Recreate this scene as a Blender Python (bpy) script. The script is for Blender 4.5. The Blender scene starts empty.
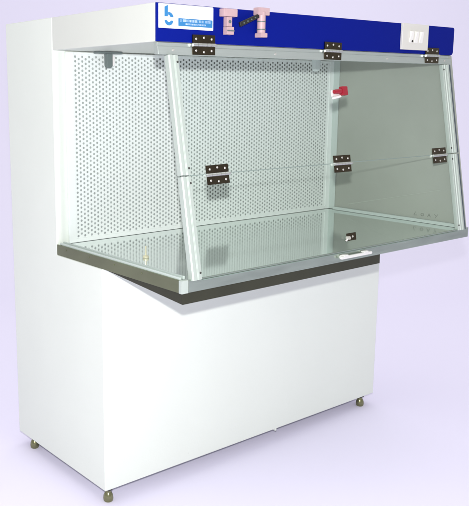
import bpy, bmesh, math, random
from mathutils import Vector, Matrix, noise

random.seed(4)
scene = bpy.context.scene
col = scene.collection

# ---------------------------------------------------------------- dimensions (metres)
W = 1.30          # width of the cabinet
D = 0.6154        # front face of the rear plenum
BACK = 0.9139     # rear face
BF = 0.3611       # front face of the base cabinet
F = 0.1075        # front of the canopy / fascia
ZB = 0.045        # underside of the base (feet below)
H = 0.7722        # bench surface
TH = 0.0324       # bench edge thickness
ZF = 1.3648       # underside of canopy
ZT = 1.4602       # top
XR = 1.2766       # inner face of the right side panel

# ---------------------------------------------------------------- materials
def new_mat(name):
    m = bpy.data.materials.new(name); m.use_nodes = True
    nt = m.node_tree
    b = nt.nodes.get('Principled BSDF')
    return m, nt, b

def mat(name, colour, rough=.5, metal=0.0, var=0.0, scale=8.0, bump=0.0, bscale=60.0, rvar=0.0, spec=.5, stretch=None, coat=0.0):
    """procedural painted / metal surface with a little tone, gloss and surface variation"""
    m, nt, b = new_mat(name)
    N, L = nt.nodes.new, nt.links.new
    b.inputs['Metallic'].default_value = metal
    b.inputs['Roughness'].default_value = rough
    b.inputs['Specular IOR Level'].default_value = spec
    b.inputs['Coat Weight'].default_value = coat
    tc = N('ShaderNodeTexCoord'); src = tc.outputs['Object']
    if stretch:
        mp = N('ShaderNodeMapping'); mp.inputs['Scale'].default_value = stretch
        L(src, mp.inputs['Vector']); src = mp.outputs['Vector']
    n1 = N('ShaderNodeTexNoise'); n1.inputs['Scale'].default_value = scale; n1.inputs['Detail'].default_value = 5
    L(src, n1.inputs['Vector'])
    mx = N('ShaderNodeMix'); mx.data_type = 'RGBA'
    c = Vector(colour)
    mx.inputs[6].default_value = (*(c*(1-var)), 1); mx.inputs[7].default_value = (*[min(1, v) for v in c*(1+var)], 1)
    L(n1.outputs['Fac'], mx.inputs[0]); L(mx.outputs[2], b.inputs['Base Color'])
    if rvar:
        mr = N('ShaderNodeMapRange'); mr.inputs['To Min'].default_value = max(.02, rough-rvar); mr.inputs['To Max'].default_value = rough+rvar
        L(n1.outputs['Fac'], mr.inputs['Value']); L(mr.outputs['Result'], b.inputs['Roughness'])
    if bump:
        n2 = N('ShaderNodeTexNoise'); n2.inputs['Scale'].default_value = bscale; n2.inputs['Detail'].default_value = 3
        L(src, n2.inputs['Vector'])
        bp = N('ShaderNodeBump'); bp.inputs['Strength'].default_value = bump; bp.inputs['Distance'].default_value = .002
        L(n2.outputs['Fac'], bp.inputs['Height']); L(bp.outputs['Normal'], b.inputs['Normal'])
    return m

def enamel(name, colour):
    """white stove enamel with small chips and faint scuffs"""
    m = mat(name, colour, rough=.42, var=.025, scale=3.0, bump=.12, bscale=140, rvar=.08)
    nt = m.node_tree; N, L = nt.nodes.new, nt.links.new
    b = nt.nodes['Principled BSDF']
    base = b.inputs['Base Color'].links[0].from_socket
    tcw = N('ShaderNodeTexCoord'); nw = N('ShaderNodeTexNoise'); nw.inputs['Scale'].default_value = 4.5; nw.inputs['Detail'].default_value = 1
    L(tcw.outputs['Object'], nw.inputs['Vector'])
    bw = N('ShaderNodeBump'); bw.inputs['Strength'].default_value = .35; bw.inputs['Distance'].default_value = .008
    L(nw.outputs['Fac'], bw.inputs['Height']); L(bw.outputs['Normal'], [n for n in nt.nodes if n.type == 'BUMP'][0].inputs['Normal'])
    tc = N('ShaderNodeTexCoord')
    v = N('ShaderNodeTexVoronoi'); v.inputs['Scale'].default_value = 9.0; v.inputs['Randomness'].default_value = 1.0
    L(tc.outputs['Object'], v.inputs['Vector'])
    lt = N('ShaderNodeMath'); lt.operation = 'LESS_THAN'; lt.inputs[1].default_value = .016
    L(v.outputs['Distance'], lt.inputs[0])
    n = N('ShaderNodeTexNoise'); n.inputs['Scale'].default_value = 2.2; L(tc.outputs['Object'], n.inputs['Vector'])
    gt = N('ShaderNodeMath'); gt.operation = 'GREATER_THAN'; gt.inputs[1].default_value = .57; L(n.outputs['Fac'], gt.inputs[0])
    mul = N('ShaderNodeMath'); mul.operation = 'MULTIPLY'; L(lt.outputs[0], mul.inputs[0]); L(gt.outputs[0], mul.inputs[1])
    m2 = N('ShaderNodeMath'); m2.operation = 'MULTIPLY'; m2.inputs[1].default_value = .35; L(mul.outputs[0], m2.inputs[0])
    mx = N('ShaderNodeMix'); mx.data_type = 'RGBA'; mx.inputs[7].default_value = (.33, .32, .29, 1)
    L(base, mx.inputs[6]); L(m2.outputs[0], mx.inputs[0]); L(mx.outputs[2], b.inputs['Base Color'])
    return m

def clear_glass(name, tint, gloss_tint=(1, 1, 1)):
    """window glass: clear both ways with Fresnel reflection"""
    m = bpy.data.materials.new(name); m.use_nodes = True
    nt = m.node_tree; nt.nodes.clear(); N, L = nt.nodes.new, nt.links.new
    out = N('ShaderNodeOutputMaterial'); tr = N('ShaderNodeBsdfTransparent'); gl = N('ShaderNodeBsdfGlossy'); mx = N('ShaderNodeMixShader')
    fr = N('ShaderNodeFresnel'); fr.inputs['IOR'].default_value = 1.45
    tr.inputs['Color'].default_value = (*tint, 1); gl.inputs['Color'].default_value = (*gloss_tint, 1); gl.inputs['Roughness'].default_value = .02
    geo = N('ShaderNodeNewGeometry')
    sub = N('ShaderNodeMath'); sub.operation = 'SUBTRACT'; sub.inputs[0].default_value = 1.0; L(geo.outputs['Backfacing'], sub.inputs[1])
    mul = N('ShaderNodeMath'); mul.operation = 'MULTIPLY'; L(fr.outputs[0], mul.inputs[0]); L(sub.outputs[0], mul.inputs[1])
    L(mul.outputs[0], mx.inputs[0]); L(tr.outputs[0], mx.inputs[1]); L(gl.outputs[0], mx.inputs[2]); L(mx.outputs[0], out.inputs['Surface'])
    return m

M = {}
M['white'] = enamel('white_enamel', (.715, .755, .695))
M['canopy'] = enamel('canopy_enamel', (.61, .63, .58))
M['grille'] = mat('white_perforated_sheet', (.80, .845, .825), rough=.45, var=.02)
M['media'] = mat('filter_media', (.46, .505, .495), rough=.9, var=.45, scale=55)
M['blue'] = mat('blue_fascia_paint', (.001, .008, .20), rough=.6, var=.03, spec=.08)
M['steel'] = mat('bench_stainless', (.74, .80, .77), rough=.075, metal=.82, var=.04, scale=5, rvar=.025, bump=.006, bscale=6)
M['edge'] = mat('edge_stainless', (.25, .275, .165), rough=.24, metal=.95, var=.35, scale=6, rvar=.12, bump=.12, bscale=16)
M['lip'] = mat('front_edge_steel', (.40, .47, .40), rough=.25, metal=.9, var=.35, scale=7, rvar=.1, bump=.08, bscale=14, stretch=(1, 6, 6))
M['shade_strip'] = mat('dark_olive_shade', (.046, .048, .030), rough=.4, metal=.5, var=.2, scale=10, rvar=.08)  # dark colour stands in for the shade under the bench edge
M['gasket'] = mat('dark_gasket', (.085, .105, .12), rough=.5)
M['alu'] = mat('aluminium', (.46, .52, .475), rough=.5, metal=.25, var=.05, scale=12, stretch=(30, 30, 2))
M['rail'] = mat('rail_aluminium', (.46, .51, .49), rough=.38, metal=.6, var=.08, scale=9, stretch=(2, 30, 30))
M['sidepanel'] = mat('grey_green_side_sheet', (.335, .36, .315), rough=.14, var=.18, scale=3.2, bump=.05, bscale=9, rvar=.05)
M['trim'] = mat('pale_trim', (.50, .57, .54), rough=.4, var=.04)
M['chrome'] = mat('hinge_chrome', (.075, .06, .042), rough=.10, metal=1.0, var=.45, scale=28, bump=.25, bscale=30)
M['pin'] = mat('hinge_pin_steel', (.56, .58, .55), rough=.25, metal=.85)
M['screw'] = mat('screw_steel', (.62, .60, .55), rough=.35, metal=.6)
M['foot'] = mat('foot_brass', (.24, .24, .13), rough=.25, metal=.85, var=.15, scale=60)
M['rubber'] = mat('dark_rubber', (.05, .05, .045), rough=.6)
M['label'] = mat('label_white', (.80, .82, .82), rough=.4, var=.01)
M['wornink'] = mat('worn_print', (.50, .62, .74), rough=.5)
M['labelblue'] = mat('label_blue', (.028, .19, .43), rough=.4)
M['plastic'] = mat('switch_plastic', (.66, .65, .60), rough=.4, var=.02)
M['rocker'] = mat('rocker_plastic', (.80, .79, .74), rough=.35)
M['red'] = mat('red_plastic', (.30, .008, .022), rough=.3, var=.1, scale=50)
M['nozzle'] = mat('white_nozzle', (.80, .76, .75), rough=.3)
M['pink'] = mat('pinkish_fitting', (.50, .34, .35), rough=.45, var=.15, scale=40)
M['black'] = mat('black_plastic', (.012, .012, .012), rough=.4)
M['holder'] = mat('lamp_holder_grey', (.10, .135, .13), rough=.5)
M['holderpale'] = mat('lamp_holder_pale', (.62, .68, .67), rough=.4)
M['brass'] = mat('pale_brass', (.78, .74, .52), rough=.3, metal=.5)
M['paleline'] = mat('pale_line', (.40, .44, .39), rough=.4)
M['pencil'] = mat('pencil_mark', (.17, .195, .165), rough=.8)
M['handle'] = mat('handle_white', (.68, .68, .65), rough=.25)
M['glass'] = clear_glass('window_glass', (.968, .985, .977))
M['sideglass'] = clear_glass('side_window_glass', (.99, .995, .992))
M['glassedge'] = mat('glass_edge', (.20, .26, .24), rough=.3)

# ---------------------------------------------------------------- mesh helpers
def box(bm, lo, hi, bev=0.0, seg=2, mtx=None):
    lo, hi = Vector(lo), Vector(hi)
    r = bmesh.ops.create_cube(bm, size=1.0)
    vs = r['verts']
    for v in vs:
        v.co = Vector([lo[i] + (v.co[i]+.5)*(hi[i]-lo[i]) for i in range(3)])
    if bev:
        es = list({e for v in vs for e in v.link_edges})
        rr = bmesh.ops.bevel(bm, geom=es, offset=bev, segments=seg, affect='EDGES', profile=.6)
        vs = list({v for f in rr['faces'] for v in f.verts} | {v for v in vs if v.is_valid})
    if mtx is not None:
        for v in vs: v.co = mtx @ v.co
    return vs

def cyl(bm, a, b, r1, r2=None, n=20, bev=0.0):
    a, b = Vector(a), Vector(b); r2 = r1 if r2 is None else r2
    d = b-a; q = d.to_track_quat('Z', 'Y').to_matrix().to_4x4()
    r = bmesh.ops.create_cone(bm, cap_ends=True, segments=n, radius1=r1, radius2=r2, depth=d.length, matrix=Matrix.Translation((a+b)/2) @ q)
    if bev:
        es = [e for e in {e for v in r['verts'] for e in v.link_edges} if any(len(f.verts) > 4 for f in e.link_faces)]
        bmesh.ops.bevel(bm, geom=es, offset=bev, segments=2, affect='EDGES')

def lathe(bm, prof, origin=(0, 0, 0), n=24):
    """prof: list of (radius, z)"""
    rings = []
    for r, z in prof:
        if r < 1e-6: rings.append([bm.verts.new(Vector(origin)+Vector((0, 0, z)))])
        else: rings.append([bm.verts.new(Vector(origin)+Vector((r*math.cos(2*math.pi*k/n), r*math.sin(2*math.pi*k/n), z))) for k in range(n)])
    for A, B in zip(rings, rings[1:]):
        for k in range(n):
            k2 = (k+1) % n
            if len(A) == 1: bm.faces.new((A[0], B[k], B[k2]))
            elif len(B) == 1: bm.faces.new((A[k], A[k2], B[0]))
            else: bm.faces.new((A[k], A[k2], B[k2], B[k]))

def prism(bm, pts, d, mtx=None):
    """closed polygon of 3-D points swept along vector d"""
    d = Vector(d)
    a = [bm.verts.new(Vector(p)) for p in pts]; b = [bm.verts.new(Vector(p)+d) for p in pts]
    bm.faces.new(a); bm.faces.new(list(reversed(b)))
    n = len(pts)
    for i in range(n):
        bm.faces.new((a[(i+1) % n], a[i], b[i], b[(i+1) % n]))
    if mtx is not None:
        for v in a+b: v.co = mtx @ v.co
    return a+b

def obj(name, bm, m, parent=None, smooth=None, bevel=0.0):
    bmesh.ops.recalc_face_normals(bm, faces=bm.faces[:])
    b = None
    me = bpy.data.meshes.new(name); bm.to_mesh(me); bm.free()
    o = bpy.data.objects.new(name, me); col.objects.link(o)
    if isinstance(m, str): m = M[m]
    me.materials.append(m)
    if parent is not None: o.parent = parent
    if bevel:
        b = o.modifiers.new('bevel', 'BEVEL'); b.width = bevel; b.segments = 3; b.limit_method = 'ANGLE'; b.angle_limit = math.radians(40)
    if smooth is not None:
        me.polygons.foreach_set('use_smooth', [True]*len(me.polygons))
        me.set_sharp_from_angle(angle=math.radians(smooth))
        if bevel: b.harden_normals = True
        else:
            wn = o.modifiers.new('weighted_normal', 'WEIGHTED_NORMAL'); wn.keep_sharp = True; wn.weight = 100
    return o

def nb(): return bmesh.new()

def empty(name, loc=(0, 0, 0)):
    o = bpy.data.objects.new(name, None); col.objects.link(o); o.location = loc; o.empty_display_size = .1
    return o

# ---------------------------------------------------------------- the cabinet
cab = empty('laminar_flow_cabinet')
cab['label'] = 'white steel laminar flow cabinet with blue fascia and sloping hinged glass front'
cab['category'] = 'lab cabinet'

# body: base cabinet and rear plenum are one folded sheet-steel shell (L profile swept along the width)
bm = nb()
prof = [(BACK, ZB), (BF, ZB), (BF, H-TH-.0005), (D, H-TH-.0005), (D, ZT), (BACK, ZT)]
prism(bm, [(0, y, z) for y, z in prof], (W, 0, 0))
body = obj('cabinet_body', bm, 'white', cab, bevel=.0035, smooth=35)
# small dent of paint / drip tab under the front edge
bm = nb(); box(bm, (.735, BF-.0012, ZB-.006), (.742, BF+.01, ZB+.004), .001)
obj('door_tab', bm, 'white', body)

# canopy above the work space
bm = nb(); box(bm, (0, F+.0015, ZF), (W, D-.0012, ZT-.0006), .0025)
canopy = obj('canopy', bm, 'canopy', cab, smooth=35)

# blue fascia board on the canopy front, rounded at its right end
def rounded_rect(x0, z0, x1, z1, radii, n=6):
    """radii: bl, br, tr, tl"""
    pts = []
    for (cx, cz, sx, sz, r, a0) in ((x0, z0, 1, 1, radii[0], 180), (x1, z0, -1, 1, radii[1], 270), (x1, z1, -1, -1, radii[2], 0), (x0, z1, 1, -1, radii[3], 90)):
        if r <= 0: pts.append((cx, cz)); continue
        ox, oz = cx+sx*r, cz+sz*r
        for k in range(n+1):
            a = math.radians(a0+90*k/n); pts.append((ox+r*math.cos(a), oz+r*math.sin(a)))
    return pts
bm = nb()
prism(bm, [(x, F-.003, z) for x, z in rounded_rect(0, ZF+.0008, W+.002, ZT-.0012, (.001, .013, .008, .001))], (0, .0045, 0))
fascia = obj('fascia', bm, 'blue', cab, bevel=.0008, smooth=35)

# bench: stainless worktop with folded edge
bm = nb()
box(bm, (.004, .004, H-TH+.001), (W-.004, D-.0005, H), .0015)
bench = obj('bench_top', bm, 'steel', cab, smooth=35)
bm = nb()   # left edge, slightly wavy sheet
vs = box(bm, (-.0006, .012, H-TH), (.0042, D-.0006, H+.0008), .001)
obj('edge_trim', bm, 'edge', bench, smooth=35)
bm = nb()
box(bm, (.022, -.0006, H-TH), (W+.0006, .0042, H+.0008), .001)
obj('edge_trim', bm, 'lip', bench, smooth=35)
bm = nb()
box(bm, (W-.0042, .0052, H-TH), (W+.0006, D-.0006, H+.0008), .001)
obj('edge_trim', bm, 'rail', bench, smooth=35)
bm = nb()   # bright corner cap
box(bm, (-.0016, -.0016, H-TH-.0006), (.021, .011, H+.0014), .0015)
obj('corner_cap', bm, 'alu', bench, smooth=35)
for x in (.012,):
    for y in (.56, .43, .30, .17):
        bm = nb(); cyl(bm, (-.0004, y, H-.010), (-.0022, y, H-.010), .0028, .0022, 12)
        obj('screw', bm, 'edge', bench, smooth=35)

# added dark strip standing in for the overhang's flash shadow: front plate and two cheeks that taper back to the base
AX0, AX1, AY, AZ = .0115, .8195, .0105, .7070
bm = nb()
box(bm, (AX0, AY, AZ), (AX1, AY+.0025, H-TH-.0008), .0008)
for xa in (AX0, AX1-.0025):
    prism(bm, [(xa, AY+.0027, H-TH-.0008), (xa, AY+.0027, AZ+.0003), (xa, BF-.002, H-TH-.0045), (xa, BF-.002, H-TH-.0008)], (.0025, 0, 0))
obj('bench_shade_strip', bm, 'shade_strip', cab)
# perforated grille in front of the filter
HP, RP, HR = .0126, .0139, .0039      # column pitch, row pitch, hole radius
RX0 = .668
GLINE = ((.509, .8006), (.1003, .8967))
x0g, x1g, z0g, z1g = .0640, 1.2545, H+.0065, ZF-.004
yg = D-.0085
bm = nb()
NS = 12
cache = {}
def vert(x, y, z):
    k = (round(x*2e5), round(y*2e5), round(z*2e5))
    if k not in cache: cache[k] = bm.verts.new((x, y, z))
    return cache[k]
nc = int((x1g-x0g-.012)/HP); nr = int((z1g-z0g-.012)/RP)
s6 = RP/math.sqrt(3)
for c in range(-1, nc+2):
    for r in range(-1, nr+2):
        cx = x0g+.0105+c*HP; cz = z0g+.0130+r*RP+(RP/2 if c % 2 else 0)
        solid = c < 0 or cx > x1g-.009 or cz < z0g+.0095 or cz > z1g-.010
        if solid and (cz > z1g or cx > x1g+.004 or cz < z0g): continue
        jr = HR*(1+random.uniform(-.05, .05))
        hexv = []
        for k in range(6):
            a = math.radians(60*k); hexv.append((cx+HP*2/3*math.cos(a), cz+s6*math.sin(a)))
        # outer ring of 12 (corner, edge midpoint ...)
        outer = []
        for k in range(6):
            p, q2 = hexv[k], hexv[(k+1) % 6]
            outer.append(p); outer.append(((p[0]+q2[0])/2, (p[1]+q2[1])/2))
        ov = [vert(p[0], yg, p[1]) for p in outer]
        if solid:
            bm.faces.new(ov); continue
        iv = [bm.verts.new((cx+jr*math.cos(math.radians(30*k)), yg, cz+jr*math.sin(math.radians(30*k)))) for k in range(12)]
        wv = [bm.verts.new((cx+jr*math.cos(math.radians(30*k)), yg+.0012, cz+jr*math.sin(math.radians(30*k)))) for k in range(12)]
        for k in range(12):
            k2 = (k+1) % 12
            bm.faces.new((ov[k], ov[k2], iv[k2], iv[k])); bm.faces.new((iv[k], iv[k2], wv[k2], wv[k]))
grille = obj('filter_grille', bm, 'grille', cab)
bm = nb(); box(bm, (x0g, D-.0022, z0g), (x1g, D-.0010, z1g))
obj('filter_media', bm, 'media', grille)
bm = nb()   # flanged frame of the grille: four folded strips butted end to end
fw_ = .0085
box(bm, (x0g-.022, yg-.0025, z0g-.0055), (x0g+.0035, D-.0006, z1g), .0012)
box(bm, (x1g-.0035, yg-.0025, z0g-.0055), (x1g+.0200, D-.0006, z1g), .0012)
box(bm, (x0g+.0036, yg-.0025, z0g-.0055), (x1g-.0036, D-.0006, z0g+.0066), .0012)
box(bm, (x0g+.0036, yg-.0025, z1g-.0060), (x1g-.0036, D-.0006, z1g), .0012)
obj('grille_frame', bm, 'grille', grille, smooth=35)
# angle trim between filter and right side panel
bm = nb()
box(bm, (XR-.0035, D-.040, H+.0015), (XR-.0006, D-.0105, ZF-.002), .001)
obj('corner_trim', bm, 'trim', cab, smooth=35)

# ------------------------------------------------ sloping window plane
e2 = Vector((0, F, ZF-H)); SL = e2.length; e2.normalize()
nrm = Vector((1, 0, 0)).cross(e2)
GP = Matrix(((1, e2.x, nrm.x, 0), (0, e2.y, nrm.y, 0), (0, e2.z, nrm.z, H), (0, 0, 0, 1)))   # local (x, s up-slope, out) -> world
def s_of(z): return (z-H)/(ZF-H)*SL
S_SEAM = s_of(1.0310)
S_TOP = s_of(1.3330)
XL, XRR = .0300, 1.2660        # outer edges of the stiles
SW = .0335                     # stile width

# left side window in its channel
ysl = lambda z: F*(z-H)/(ZF-H)
bm = nb()
xs = .0125
prism(bm, [(xs-.0025, D-.012, H+.0025), (xs-.0025, .012, H+.0025), (xs-.0025, F-.004+.012, ZF-.0035), (xs-.0025, D-.012, ZF-.0035)], (.005, 0, 0))
sidew = obj('side_window', bm, 'sideglass', cab)
for xa, xb, zt in ((.0045, .0092, .0070), (.0158, .0215, .0090)):
    bm = nb(); box(bm, (xa, .014, H+.0004), (xb, D-.011, H+zt), .0010)
    obj('window_channel', bm, 'trim', sidew, smooth=35)

# right side panel (trapezoid sheet) with trims
bm = nb()
prism(bm, [(XR, D-.0006, H+.0006), (XR, .006, H+.0006), (XR, F-.004+.004, ZF-.0006), (XR, D-.0006, ZF-.0006)], (W-XR-.001, 0, 0))
sidep = obj('side_panel', bm, 'sidepanel', cab, bevel=.001)
bm = nb(); box(bm, (XR-.016, .018, H+.0006), (XR-.0006, D-.042, H+.0125), .0015)
obj('bottom_trim', bm, 'trim', sidep, smooth=35)
bm = nb(); p0, p1 = GLINE
prism(bm, [(XR-.0009, p0[0], p0[1]-.0007), (XR-.0009, p1[0], p1[1]-.0007), (XR-.0009, p1[0], p1[1]+.0007), (XR-.0009, p0[0], p0[1]+.0007)], (.0006, 0, 0))
obj('pale_line', bm, 'paleline', sidep)  # thin line, slightly paler than the panel
# hand-written pencil scrawl on the panel near its foot (reads from the rear towards the front)
def strokes(bm, lines, w=.0011):
    for (a, b_) in lines:
        y0, z0 = a; y1, z1 = b_
        d = Vector((0, y1-y0, z1-z0)); L_ = d.length; d.normalize(); n = Vector((0, -d.z, d.y))*w/2
        A = Vector((XR-.0009, y0, z0)); B = Vector((XR-.0009, y1, z1))
        prism(bm, [A-n-d*w*.3, A+n-d*w*.3, B+n+d*w*.3, B-n+d*w*.3], (.0007, 0, 0))
def L2(y, z, s, pts): return [((y-a[0]*s, z+a[1]*s), (y-b_[0]*s, z+b_[1]*s)) for a, b_ in zip(pts, pts[1:])]
mk = []
zq = .7940; sq = .0125
mk += L2(.205, zq, sq, [(.45, 1), (0, .1), (.15, 0), (.95, .12)])
circ = [(.5+.48*math.cos(a*math.pi/6), .45+.38*math.sin(a*math.pi/6)) for a in range(13)]
mk += L2(.176, zq, sq, circ)
mk += L2(.148, zq, sq, [(0, .0), (.45, .95), (.95, 0)]); mk += L2(.148, zq, sq, [(.15, .35), (.85, .38)])
mk += L2(.120, zq, sq, [(0, .95), (.5, .5)]); mk += L2(.120, zq, sq, [(1.0, 1.0), (.3, -.05)])
bm = nb(); strokes(bm, mk); obj('pencil_writing', bm, 'pencil', sidep)

# hinged sashes
def sash(s0, s1, name):
    bm = nb(); box(bm, (XL+.010, s0, -.0025), (XRR-.010, s1, .0025), mtx=GP)
    pane = obj(name, bm, 'glass', cab)
    bm = nb(); box(bm, (XL+SW+.002, s0-.0021, -.0028), (XRR-SW-.002, s0-.0003, .0028), mtx=GP)
    obj('glass_edge', bm, 'glassedge', pane)
    for xa, sg in ((XL, 1), (XRR-SW, -1)):
        bm = nb()
        # ribbed extruded stile: two lips and a centre rib
        w = SW
        sect = [(0, -.010), (w, -.010), (w, .0045), (w*.78, .0045), (w*.74, .0075), (w*.60, .0075), (w*.56, .0045), (w*.40, .0045), (w*.36, .0085), (w*.10, .0085), (0, .006)]
        if sg < 0: sect = [(w-x, z) for x, z in reversed(sect)]
        prism(bm, [GP @ Vector((xa+x, s0+.0008, z)) for x, z in sect], e2*(s1-s0-.0016))
        st = obj('stile', bm, 'alu', pane, bevel=.0007, smooth=35)
        if sg < 0:
            bm = nb(); box(bm, (XRR+.0004, s0+.001, -.010), (XRR+.0045, s1-.001, .0095), .001, mtx=GP); obj('gasket', bm, 'gasket', st, smooth=35)
        for ss in ((s0+.018, s1-.018) if s1-s0 > .05 else ()):
            bm = nb(); xx = xa+(w*.88 if sg > 0 else w*.12)
            cyl(bm, GP @ Vector((xx, ss, .0044)), GP @ Vector((xx, ss, .0062)), .0030, .0026, 12)
            obj('screw', bm, 'rubber', st, smooth=35)
    return pane
low = sash(-.004, S_SEAM-.0008, 'window_sash')
upp = sash(S_SEAM+.0012, S_TOP, 'window_sash')
low['label'] = 'lower glass flap with latch'
upp['label'] = 'upper glass flap hung from the top rail'

# rail under the fascia that carries the upper hinges
bm = nb()
sect = [(F+.014, ZF-.0008), (F-.0005, ZF-.0008), (F-.0005, ZF-.010), (F-.0035, ZF-.011), (F-.0060, ZF-.0310), (F+.010, ZF-.0310)]
prism(bm, [(.004, y, z) for y, z in sect], (W-.012, 0, 0))
rail = obj('top_rail', bm, 'rail', cab, bevel=.0008, smooth=35)
for x in (.42, .93, .052, 1.25):
    bm = nb(); cyl(bm, (x, F-.0045, ZF-.019), (x, F-.0068, ZF-.0193), .0034, .0028, 12)
    obj('screw', bm, 'screw', rail, smooth=35)

# ------------------------------------------------ butt hinges
HW, HL, HB = .0775, .0215, .0095
def make_hinge(mtx, off=0.0):
    """local: x along the pin, y up, z outwards; centre of the pin at the origin"""
    h = empty('hinge'); h.parent = cab; h.matrix_local = mtx
    for sg in (1, -1):
        lo, hi = (HB*.42, HB*.42+HL) if sg > 0 else (-HB*.42-HL, -HB*.42)
        bm = nb(); box(bm, (-HW/2, lo, -.0010), (HW/2, hi, .0018), .0007)
        leaf = obj('leaf', bm, 'chrome', h, smooth=35)
        for k, dx in enumerate((-.0265, 0, .0265)):
            yy = sg*(HB*.42+HL*(.50 if dx else .66))
            bm = nb(); lathe(bm, [(0, .0032), (.0018, .0030), (.0029, .0022), (.0032, .0016)], (dx, yy, 0), 14)
            obj('screw', bm, 'screw', h, smooth=50)
    bm = nb()
    xs_ = [-HW/2, -HW*.3, -HW*.1, HW*.1, HW*.3, HW/2]
    for a, b_ in zip(xs_, xs_[1:]):
        cyl(bm, (a+.0004, 0, .0022), (b_-.0004, 0, .0022), .0046, n=16)
    obj('knuckle', bm, 'pin', h, smooth=40)
    bm = nb(); cyl(bm, (HW/2+.0002, 0, .0022), (HW/2+.0060, 0, .0022), .0030, .0024, 14)
    obj('pin', bm, 'pin', h, smooth=40)
    return h
def copy_hinge(src, mtx):
    h = src.copy(); col.objects.link(h); h.parent = cab; h.matrix_local = mtx
    for ch in src.children:
        c2 = ch.copy(); col.objects.link(c2); c2.parent = h
    return h
RX90 = Matrix.Rotation(math.radians(90), 4, 'X')     # y up -> z up, z out -> -y
def top_m(x, roll): return Matrix.Translation((x, F-.0052, ZF-.0035)) @ RX90 @ Matrix.Rotation(math.radians(roll), 4, 'Z')
G3 = GP.copy()
def mid_m(x, roll): return Matrix.Translation(GP @ Vector((x, s_of(1.0285), .0050))) @ Matrix([[GP[i][j] for j in range(3)]+[0] for i in range(3)]+[[0, 0, 0, 1]]) @ Matrix.Rotation(math.radians(roll), 4, 'Z')
h0 = make_hinge(top_m(.1535, .6))
for mm in (top_m(.664, -.5), top_m(1.1735, .4), mid_m(.1535, .8), mid_m(.6545, -.4), mid_m(1.1600, .3)):
    copy_hinge(h0, mm)

# ------------------------------------------------ latch on the lower sash, handle on the bench edge
bm = nb()
sc_ = s_of(.811)
box(bm, (.642, sc_-.0115, .0027), (.6845, sc_+.0115, .0052), .0008, mtx=GP)
latch = obj('latch', bm, 'chrome', cab, smooth=35)
bm = nb(); cyl(bm, GP @ Vector((.668, sc_, .0052)), GP @ Vector((.668, sc_, .0068)), .0034, .0028, 14); obj('screw', bm, 'screw', latch, smooth=35)
bm = nb(); cyl(bm, GP @ Vector((.641, sc_-.002, .0052)), GP @ Vector((.641, sc_-.002, .017)), .0062, .0052, 18, .0008)
cyl(bm, GP @ Vector((.634, sc_-.010, .006)), GP @ Vector((.641, sc_-.002, .012)), .0028, .0034, 12)
obj('latch_knob', bm, 'screw', latch, smooth=40)

bm = nb()
hz = H-.0165
prism(bm, [(x, -.0155, z) for x, z in rounded_rect(.600, hz-.0046, .745, hz+.0042, (.004, .004, .004, .004))], (0, .008, 0))
for xx in (.612, .728):
    cyl(bm, (xx, -.008, hz+.001), (xx, -.0004, hz+.001), .0070, n=18)
handle = obj('handle', bm, 'handle', cab, bevel=.0018, smooth=40)
for xx in (.622, .716):
    bm = nb(); box(bm, (xx-.009, -.0165, hz+.0030), (xx+.009, -.0012, hz+.0082), .002)
    obj('clip', bm, 'handle', handle, smooth=40)

# ------------------------------------------------ levelling feet
def make_foot(x, y):
    f = empty('levelling_foot', (x, y, 0)); f.parent = cab
    bm = nb(); lathe(bm, [(0, 0), (.0125, 0), (.0150, .003), (.0158, .010), (.0150, .019), (.0120, .026), (.0095, .030)], n=28)
    obj('glide', bm, 'foot', f, smooth=50)
    bm = nb(); lathe(bm, [(.0092, .0302), (.0092, .045)], n=24); obj('stem', bm, 'foot', f, smooth=50)
    bm = nb(); lathe(bm, [(.0125, .0365), (.0145, .0375), (.0145, .0425), (.0125, .0445)], n=6); obj('nut', bm, 'rubber', f)
    return f
f0 = make_foot(.024, .381)
for x, y in ((1.243, .381), (.024, .846), (1.243, .846)):
    f = f0.copy(); col.objects.link(f); f.parent = cab; f.location = (x, y, 0)
    for ch in f0.children:
        c2 = ch.copy(); col.objects.link(c2); c2.parent = f

# ------------------------------------------------ maker's plate on the fascia
yf = F-.003
PX = lambda px: .0064+(px-157.5)*.1804/54.5                    # plate x from its measured width
PZ = lambda t: 1.4575-(t)*(1.4575-1.3985)                     # 0 top .. 1 bottom
bm = nb(); prism(bm, [(x, yf-.0013, z) for x, z in rounded_rect(.0064, 1.3985, .1865, 1.4575, (.001, .002, .004, .001))], (0, .0010, 0))
plate = obj('maker_plate', bm, 'label', cab)
def flat(bm, pts, y=yf-.0019, d=.0005): prism(bm, [(x, y, z) for x, z in pts], (0, d, 0))
bm = nb()
# emblem: a stem with a shoulder that curls right, and a cup below it
flat(bm, [(PX(163.0), PZ(.13)), (PX(163.0), PZ(.52)), (PX(166.3), PZ(.52)), (PX(166.3), PZ(.05))])
n = 12
arch = [(PX(166.5)+(PX(171.6)-PX(166.5))*math.sin(math.pi/2*k/n), PZ(.33)+(PZ(.55)-PZ(.33))*(1-math.cos(math.pi/2*k/n))) for k in range(n+1)]
inner = [(PX(166.5)+(PX(168.4)-PX(166.5))*math.sin(math.pi/2*k/n), PZ(.45)+(PZ(.53)-PZ(.45))*(1-math.cos(math.pi/2*k/n))) for k in range(n+1)]
flat(bm, arch+list(reversed(inner)))
cxm, rx = (PX(163.2)+PX(171.4))/2, (PX(171.4)-PX(163.2))/2
cup = [(cxm+rx*math.cos(math.pi+math.pi*k/16), PZ(.68)-.0125*math.sin(math.pi*k/16)) for k in range(17)]
cin = [(cxm+rx*.42*math.cos(math.pi+math.pi*k/16), PZ(.68)-.0035*math.sin(math.pi*k/16)) for k in range(17)]
flat(bm, cup+list(reversed(cin)))
obj('emblem', bm, 'labelblue', plate)
bm = nb()
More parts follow.
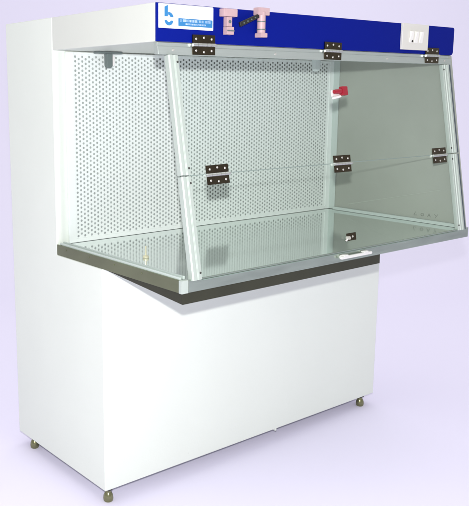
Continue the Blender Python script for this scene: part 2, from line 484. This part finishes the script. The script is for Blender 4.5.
flat(bm, rounded_rect(PX(176.5), PZ(.88), PX(211.0), PZ(.56), (.0015, .0015, .0015, .0015)))
cap = obj('caption_panel', bm, 'labelblue', plate)
# two lines of small lettering, too worn to read
bm = nb()
def scribble(x0, x1, zc, hh, seed):
    rr = random.Random(seed); x = x0
    while x < x1:
        if rr.random() < .13: x += .0022; continue
        w = rr.uniform(.0014, .0023)
        t = rr.choice('IHLTU')
        st = .0006
        z0, z1 = zc-hh/2, zc+hh/2
        def r(a, b_, c, d): flat(bm, [(a, b_), (c, b_), (c, d), (a, d)], y=yf-.0023, d=.0003)
        r(x, z0, x+st, z1)
        if t in 'HU': r(x+w-st, z0, x+w, z1)
        if t == 'H': r(x+st, zc-st/2, x+w-st, zc+st/2)
        if t in 'LU': r(x+st, z0, x+w-st, z0+st)
        if t == 'T': r(x+st, z1-st, x+w, z1)
        x += w+.0006
scribble(PX(178), PX(209.6), PZ(.65), .0062, 3)
scribble(PX(183.5), PX(203.5), PZ(.79), .0040, 8)
obj('worn_lettering', bm, 'wornink', cap)

# ------------------------------------------------ switch plate
bm = nb(); prism(bm, [(x, yf-.0085, z) for x, z in rounded_rect(.9955, 1.3765, 1.1385, 1.4592, (.003, .003, .003, .003))], (0, .0083, 0))
swp = obj('switch_plate', bm, 'plastic', cab, bevel=.0015, smooth=35)
for xx in (1.040, 1.067, 1.094):
    bm = nb()
    a = yf-.0087
    wt, wb = .0055, .0100
    zt, zb_ = 1.4365, 1.3985
    v = [(xx-wt, a, zt), (xx+wt, a, zt), (xx+wb, a, zb_), (xx-wb, a, zb_)]
    w_ = [(xx-wt, a-.009, zt-.002), (xx+wt, a-.009, zt-.002), (xx+wb, a-.0015, zb_+.002), (xx-wb, a-.0015, zb_+.002)]
    V = [bm.verts.new(p) for p in v]; Q = [bm.verts.new(p) for p in w_]
    bm.faces.new(V); bm.faces.new(Q)
    for k in range(4): bm.faces.new((V[k], V[(k+1) % 4], Q[(k+1) % 4], Q[k]))
    obj('rocker_switch', bm, 'rocker', swp, bevel=.0008)
bm = nb(); cyl(bm, (1.046, yf-.0086, 1.404), (1.046, yf-.0125, 1.404), .0042, .0036, 14); obj('indicator', bm, 'black', swp, smooth=40)

# ------------------------------------------------ pressure-gauge fittings on the fascia
bm = nb()
box(bm, (.208, yf-.020, 1.436), (.256, yf-.0004, 1.4560), .002)
box(bm, (.223, yf-.016, 1.4105), (.241, yf-.0004, 1.4358), .002)
box(bm, (.222, yf-.018, 1.3900), (.246, yf-.0004, 1.4103), .002)
ga = obj('tube_clamp', bm, 'pink', cab, smooth=35)
bm = nb(); cyl(bm, (.231, yf-.019, 1.423), (.231, yf-.0165, 1.423), .004, n=14); obj('screw', bm, 'holder', ga, smooth=40)
bm = nb(); box(bm, (.2215, yf-.0195, 1.3985), (.2465, yf-.0182, 1.4015), .0004); obj('band', bm, 'holder', ga)
bm = nb()
cyl(bm, (.352, yf-.012, 1.388), (.352, yf-.012, 1.4560), .0115, n=22, bev=.0012)
box(bm, (.332, yf-.022, 1.4460), (.374, yf-.0004, 1.4660), .002)
box(bm, (.3395, yf-.0245, 1.3875), (.3645, yf-.0004, 1.3990), .0015)
gb = obj('gauge_tube', bm, 'pink', cab, smooth=35)
for zz in (1.407, 1.428):
    bm = nb(); cyl(bm, (.352, yf-.012, zz), (.352, yf-.012, zz+.0026), .0124, n=22); obj('band', bm, 'holder', gb, smooth=40)
bm = nb()
a, b_ = Vector((.337, yf-.019, 1.4440)), Vector((.268, yf-.019, 1.4175))
d = (b_-a).normalized(); nn = Vector((-d.z, 0, d.x))
prism(bm, [a+nn*.0052, b_+nn*.0062, b_-nn*.0062, a-nn*.0052], (0, .007, 0))
lv = obj('lever', bm, 'black', gb, bevel=.0012)
for k in range(4):
    c = a.lerp(b_, .22+.2*k)
    bm = nb(); cyl(bm, c+Vector((0, .0002, 0)), c+Vector((0, -.0016, 0)), .0022, .0018, 10); obj('rivet', bm, 'holder', lv, smooth=40)

# ------------------------------------------------ red lifting clip on the upper sash
bm = nb(); kz = s_of(1.238); KX = RX0
box(bm, (KX-.030, kz-.012, .0028), (KX+.014, kz+.007, .0075), .0015, mtx=GP)
clip_ = obj('lifting_clip', bm, 'nozzle', cab, smooth=35)
bm = nb(); box(bm, (KX+.001, kz-.0105, .0078), (KX+.024, kz+.0165, .024), .003, mtx=GP)
obj('clip_lever', bm, 'red', clip_, smooth=35)
bm = nb(); cyl(bm, GP @ Vector((KX+.0008, kz+.003, .015)), GP @ Vector((KX-.028, kz+.001, .013)), .0082, .0060, 16, .0008)
obj('clip_barrel', bm, 'red', clip_, smooth=40)
bm = nb(); cyl(bm, GP @ Vector((KX-.002, kz-.012, .013)), GP @ Vector((KX-.034, kz-.018, .012)), .0042, .0034, 14, .0006)
obj('clip_pin', bm, 'nozzle', clip_, smooth=40)

# ------------------------------------------------ tube lamp holders under the canopy
def lamp_holder(x, y, w, z1, m, m2):
    bm = nb(); box(bm, (x-.045, y-.014, ZF-.0070), (x+.045, y+.014, ZF-.0004), .0015)
    h = obj('lamp_holder', bm, m, cab, smooth=35)
    bm = nb(); pts = rounded_rect(x-w, z1, x+w, ZF-.0072, (w*.9, w*.9, 0, 0)); prism(bm, [(a_, y-.010, c_) for a_, c_ in pts], (0, .016, 0))
    obj('lamp_socket', bm, m, h, bevel=.001, smooth=40)
    bm = nb(); box(bm, (x+w+.0004, y-.002, z1+.007), (x+w+.013, y+.012, ZF-.012), .002)
    obj('tube_cap', bm, m2, h, smooth=40)
    return h
lamp_holder(.174, .575, .0105, ZF-.050, 'holder', 'nozzle')
lamp_holder(1.022, .480, .013, ZF-.050, 'holderpale', 'holderpale')

# ------------------------------------------------ loose brass nozzle on the bench
stud = empty('brass_nozzle', (.0985, .283, H+.0003))
stud['label'] = 'small pale brass nozzle with a thin stem standing on the steel bench'
stud['category'] = 'nozzle'
bm = nb(); lathe(bm, [(0, 0), (.0080, 0), (.0090, .0015), (.0090, .0055), (.0065, .0075), (.0032, .0085)], n=22); obj('flange', bm, 'brass', stud, smooth=50)
bm = nb(); lathe(bm, [(.0026, .0080), (.0022, .030), (.0030, .0312), (.0026, .0345), (0, .0350)], n=16); obj('stem', bm, 'brass', stud, smooth=50)

# ---------------------------------------------------------------- camera (fitted to the photograph)
cam = bpy.data.cameras.new('camera'); co = bpy.data.objects.new('camera', cam); col.objects.link(co)
r = Vector((.7931, -.6091, -.0012)); u = Vector((.1100, .1412, .9839)); f = Vector((.5991, .7804, -.1790))
r.normalize(); f = (f-r*f.dot(r)).normalized(); u = r.cross(f)
CP = Vector((-1.21429, -1.47486, 1.24053))
co.matrix_world = Matrix(((r.x, u.x, -f.x, CP.x), (r.y, u.y, -f.y, CP.y), (r.z, u.z, -f.z, CP.z), (0, 0, 0, 1)))
cam.sensor_width = 36; cam.sensor_fit = 'AUTO'
cam.lens = 780.6956/506*36
cam.shift_x = (234.5-155.902)/506
cam.shift_y = -(253-234.354)/506
cam.clip_start = .05; cam.clip_end = 200
scene.camera = co

# ---------------------------------------------------------------- light: flash just above the lens, even grey world as added fill
fl = bpy.data.lights.new('flash', 'POINT'); fl.energy = 212; fl.shadow_soft_size = .022; fl.color = (1.0, .995, .985)
fo = bpy.data.objects.new('flash', fl); col.objects.link(fo); fo.location = CP+Vector((-.01, -.01, .15))

w = bpy.data.worlds.new('World'); scene.world = w; w.use_nodes = True
nt = w.node_tree; N, L = nt.nodes.new, nt.links.new
bg = nt.nodes['Background']
tc = N('ShaderNodeTexCoord'); dp = N('ShaderNodeVectorMath'); dp.operation = 'DOT_PRODUCT'
dp.inputs[1].default_value = (.609, .793, 0)
L(tc.outputs['Generated'], dp.inputs[0])
mr = N('ShaderNodeMapRange'); mr.inputs['From Min'].default_value = -.05; mr.inputs['From Max'].default_value = .30
L(dp.outputs['Value'], mr.inputs['Value'])
mx = N('ShaderNodeMix'); mx.data_type = 'RGBA'
mx.inputs[6].default_value = (.60, .60, .59, 1)
mx.inputs[7].default_value = (.64, .64, .63, 1)
L(mr.outputs['Result'], mx.inputs[0]); L(mx.outputs[2], bg.inputs['Color']); bg.inputs['Strength'].default_value = 1.0

scene.view_settings.view_transform = 'Standard'
scene.view_settings.look = 'None'
scene.view_settings.exposure = 0
scene.view_settings.gamma = 1
scene.cycles.transparent_max_bounces = 16
scene.cycles.max_bounces = 8
scene.cycles.use_denoising = True

M['sweep'] = mat('lavender_backdrop', (.818, .783, .948), rough=.9, spec=.0)
bm = nb()
fwd = Vector((.609, .793, 0)); rt = Vector((.793, -.609, 0)); o0 = Vector((.6, .5, 0))
pr = [(-6, 0)]+[(2.0+3.0*math.sin(math.radians(a)), 3.0-3.0*math.cos(math.radians(a))) for a in range(0, 91, 3)]+[(5.0, 6.0)]
rows = [[bm.verts.new(o0+fwd*a+rt*b_+Vector((0, 0, z))) for a, z in pr] for b_ in (-9, 9)]
for k in range(len(pr)-1): bm.faces.new((rows[0][k], rows[1][k], rows[1][k+1], rows[0][k+1]))
sw = obj('backdrop', bm, 'sweep', smooth=60)
sw['kind'] = 'structure'

def fill_light(name, loc, target, sx, sy, power):
    l = bpy.data.lights.new(name, 'AREA'); l.shape = 'RECTANGLE'; l.size = sx; l.size_y = sy; l.energy = power; l.color = (1.0, 1.0, .985)
    o = bpy.data.objects.new(name, l); col.objects.link(o); o.location = loc
    o.rotation_euler = (Vector(target)-Vector(loc)).to_track_quat('-Z', 'Y').to_euler()
    return o
pt = lambda a, b_, z: o0+fwd*a+rt*b_+Vector((0, 0, z))
fill_light('overhead_fill', pt(.6, .2, 4.6), pt(.6, .2, 0), 6.5, 5.5, 72)  # added area light out of view, evens out floor and cabinet
fill_light('backdrop_fill', pt(1.6, .3, 4.8), pt(5.0, .3, .8), 7.0, 1.5, 36)  # added unseen area light that brightens the backdrop wall
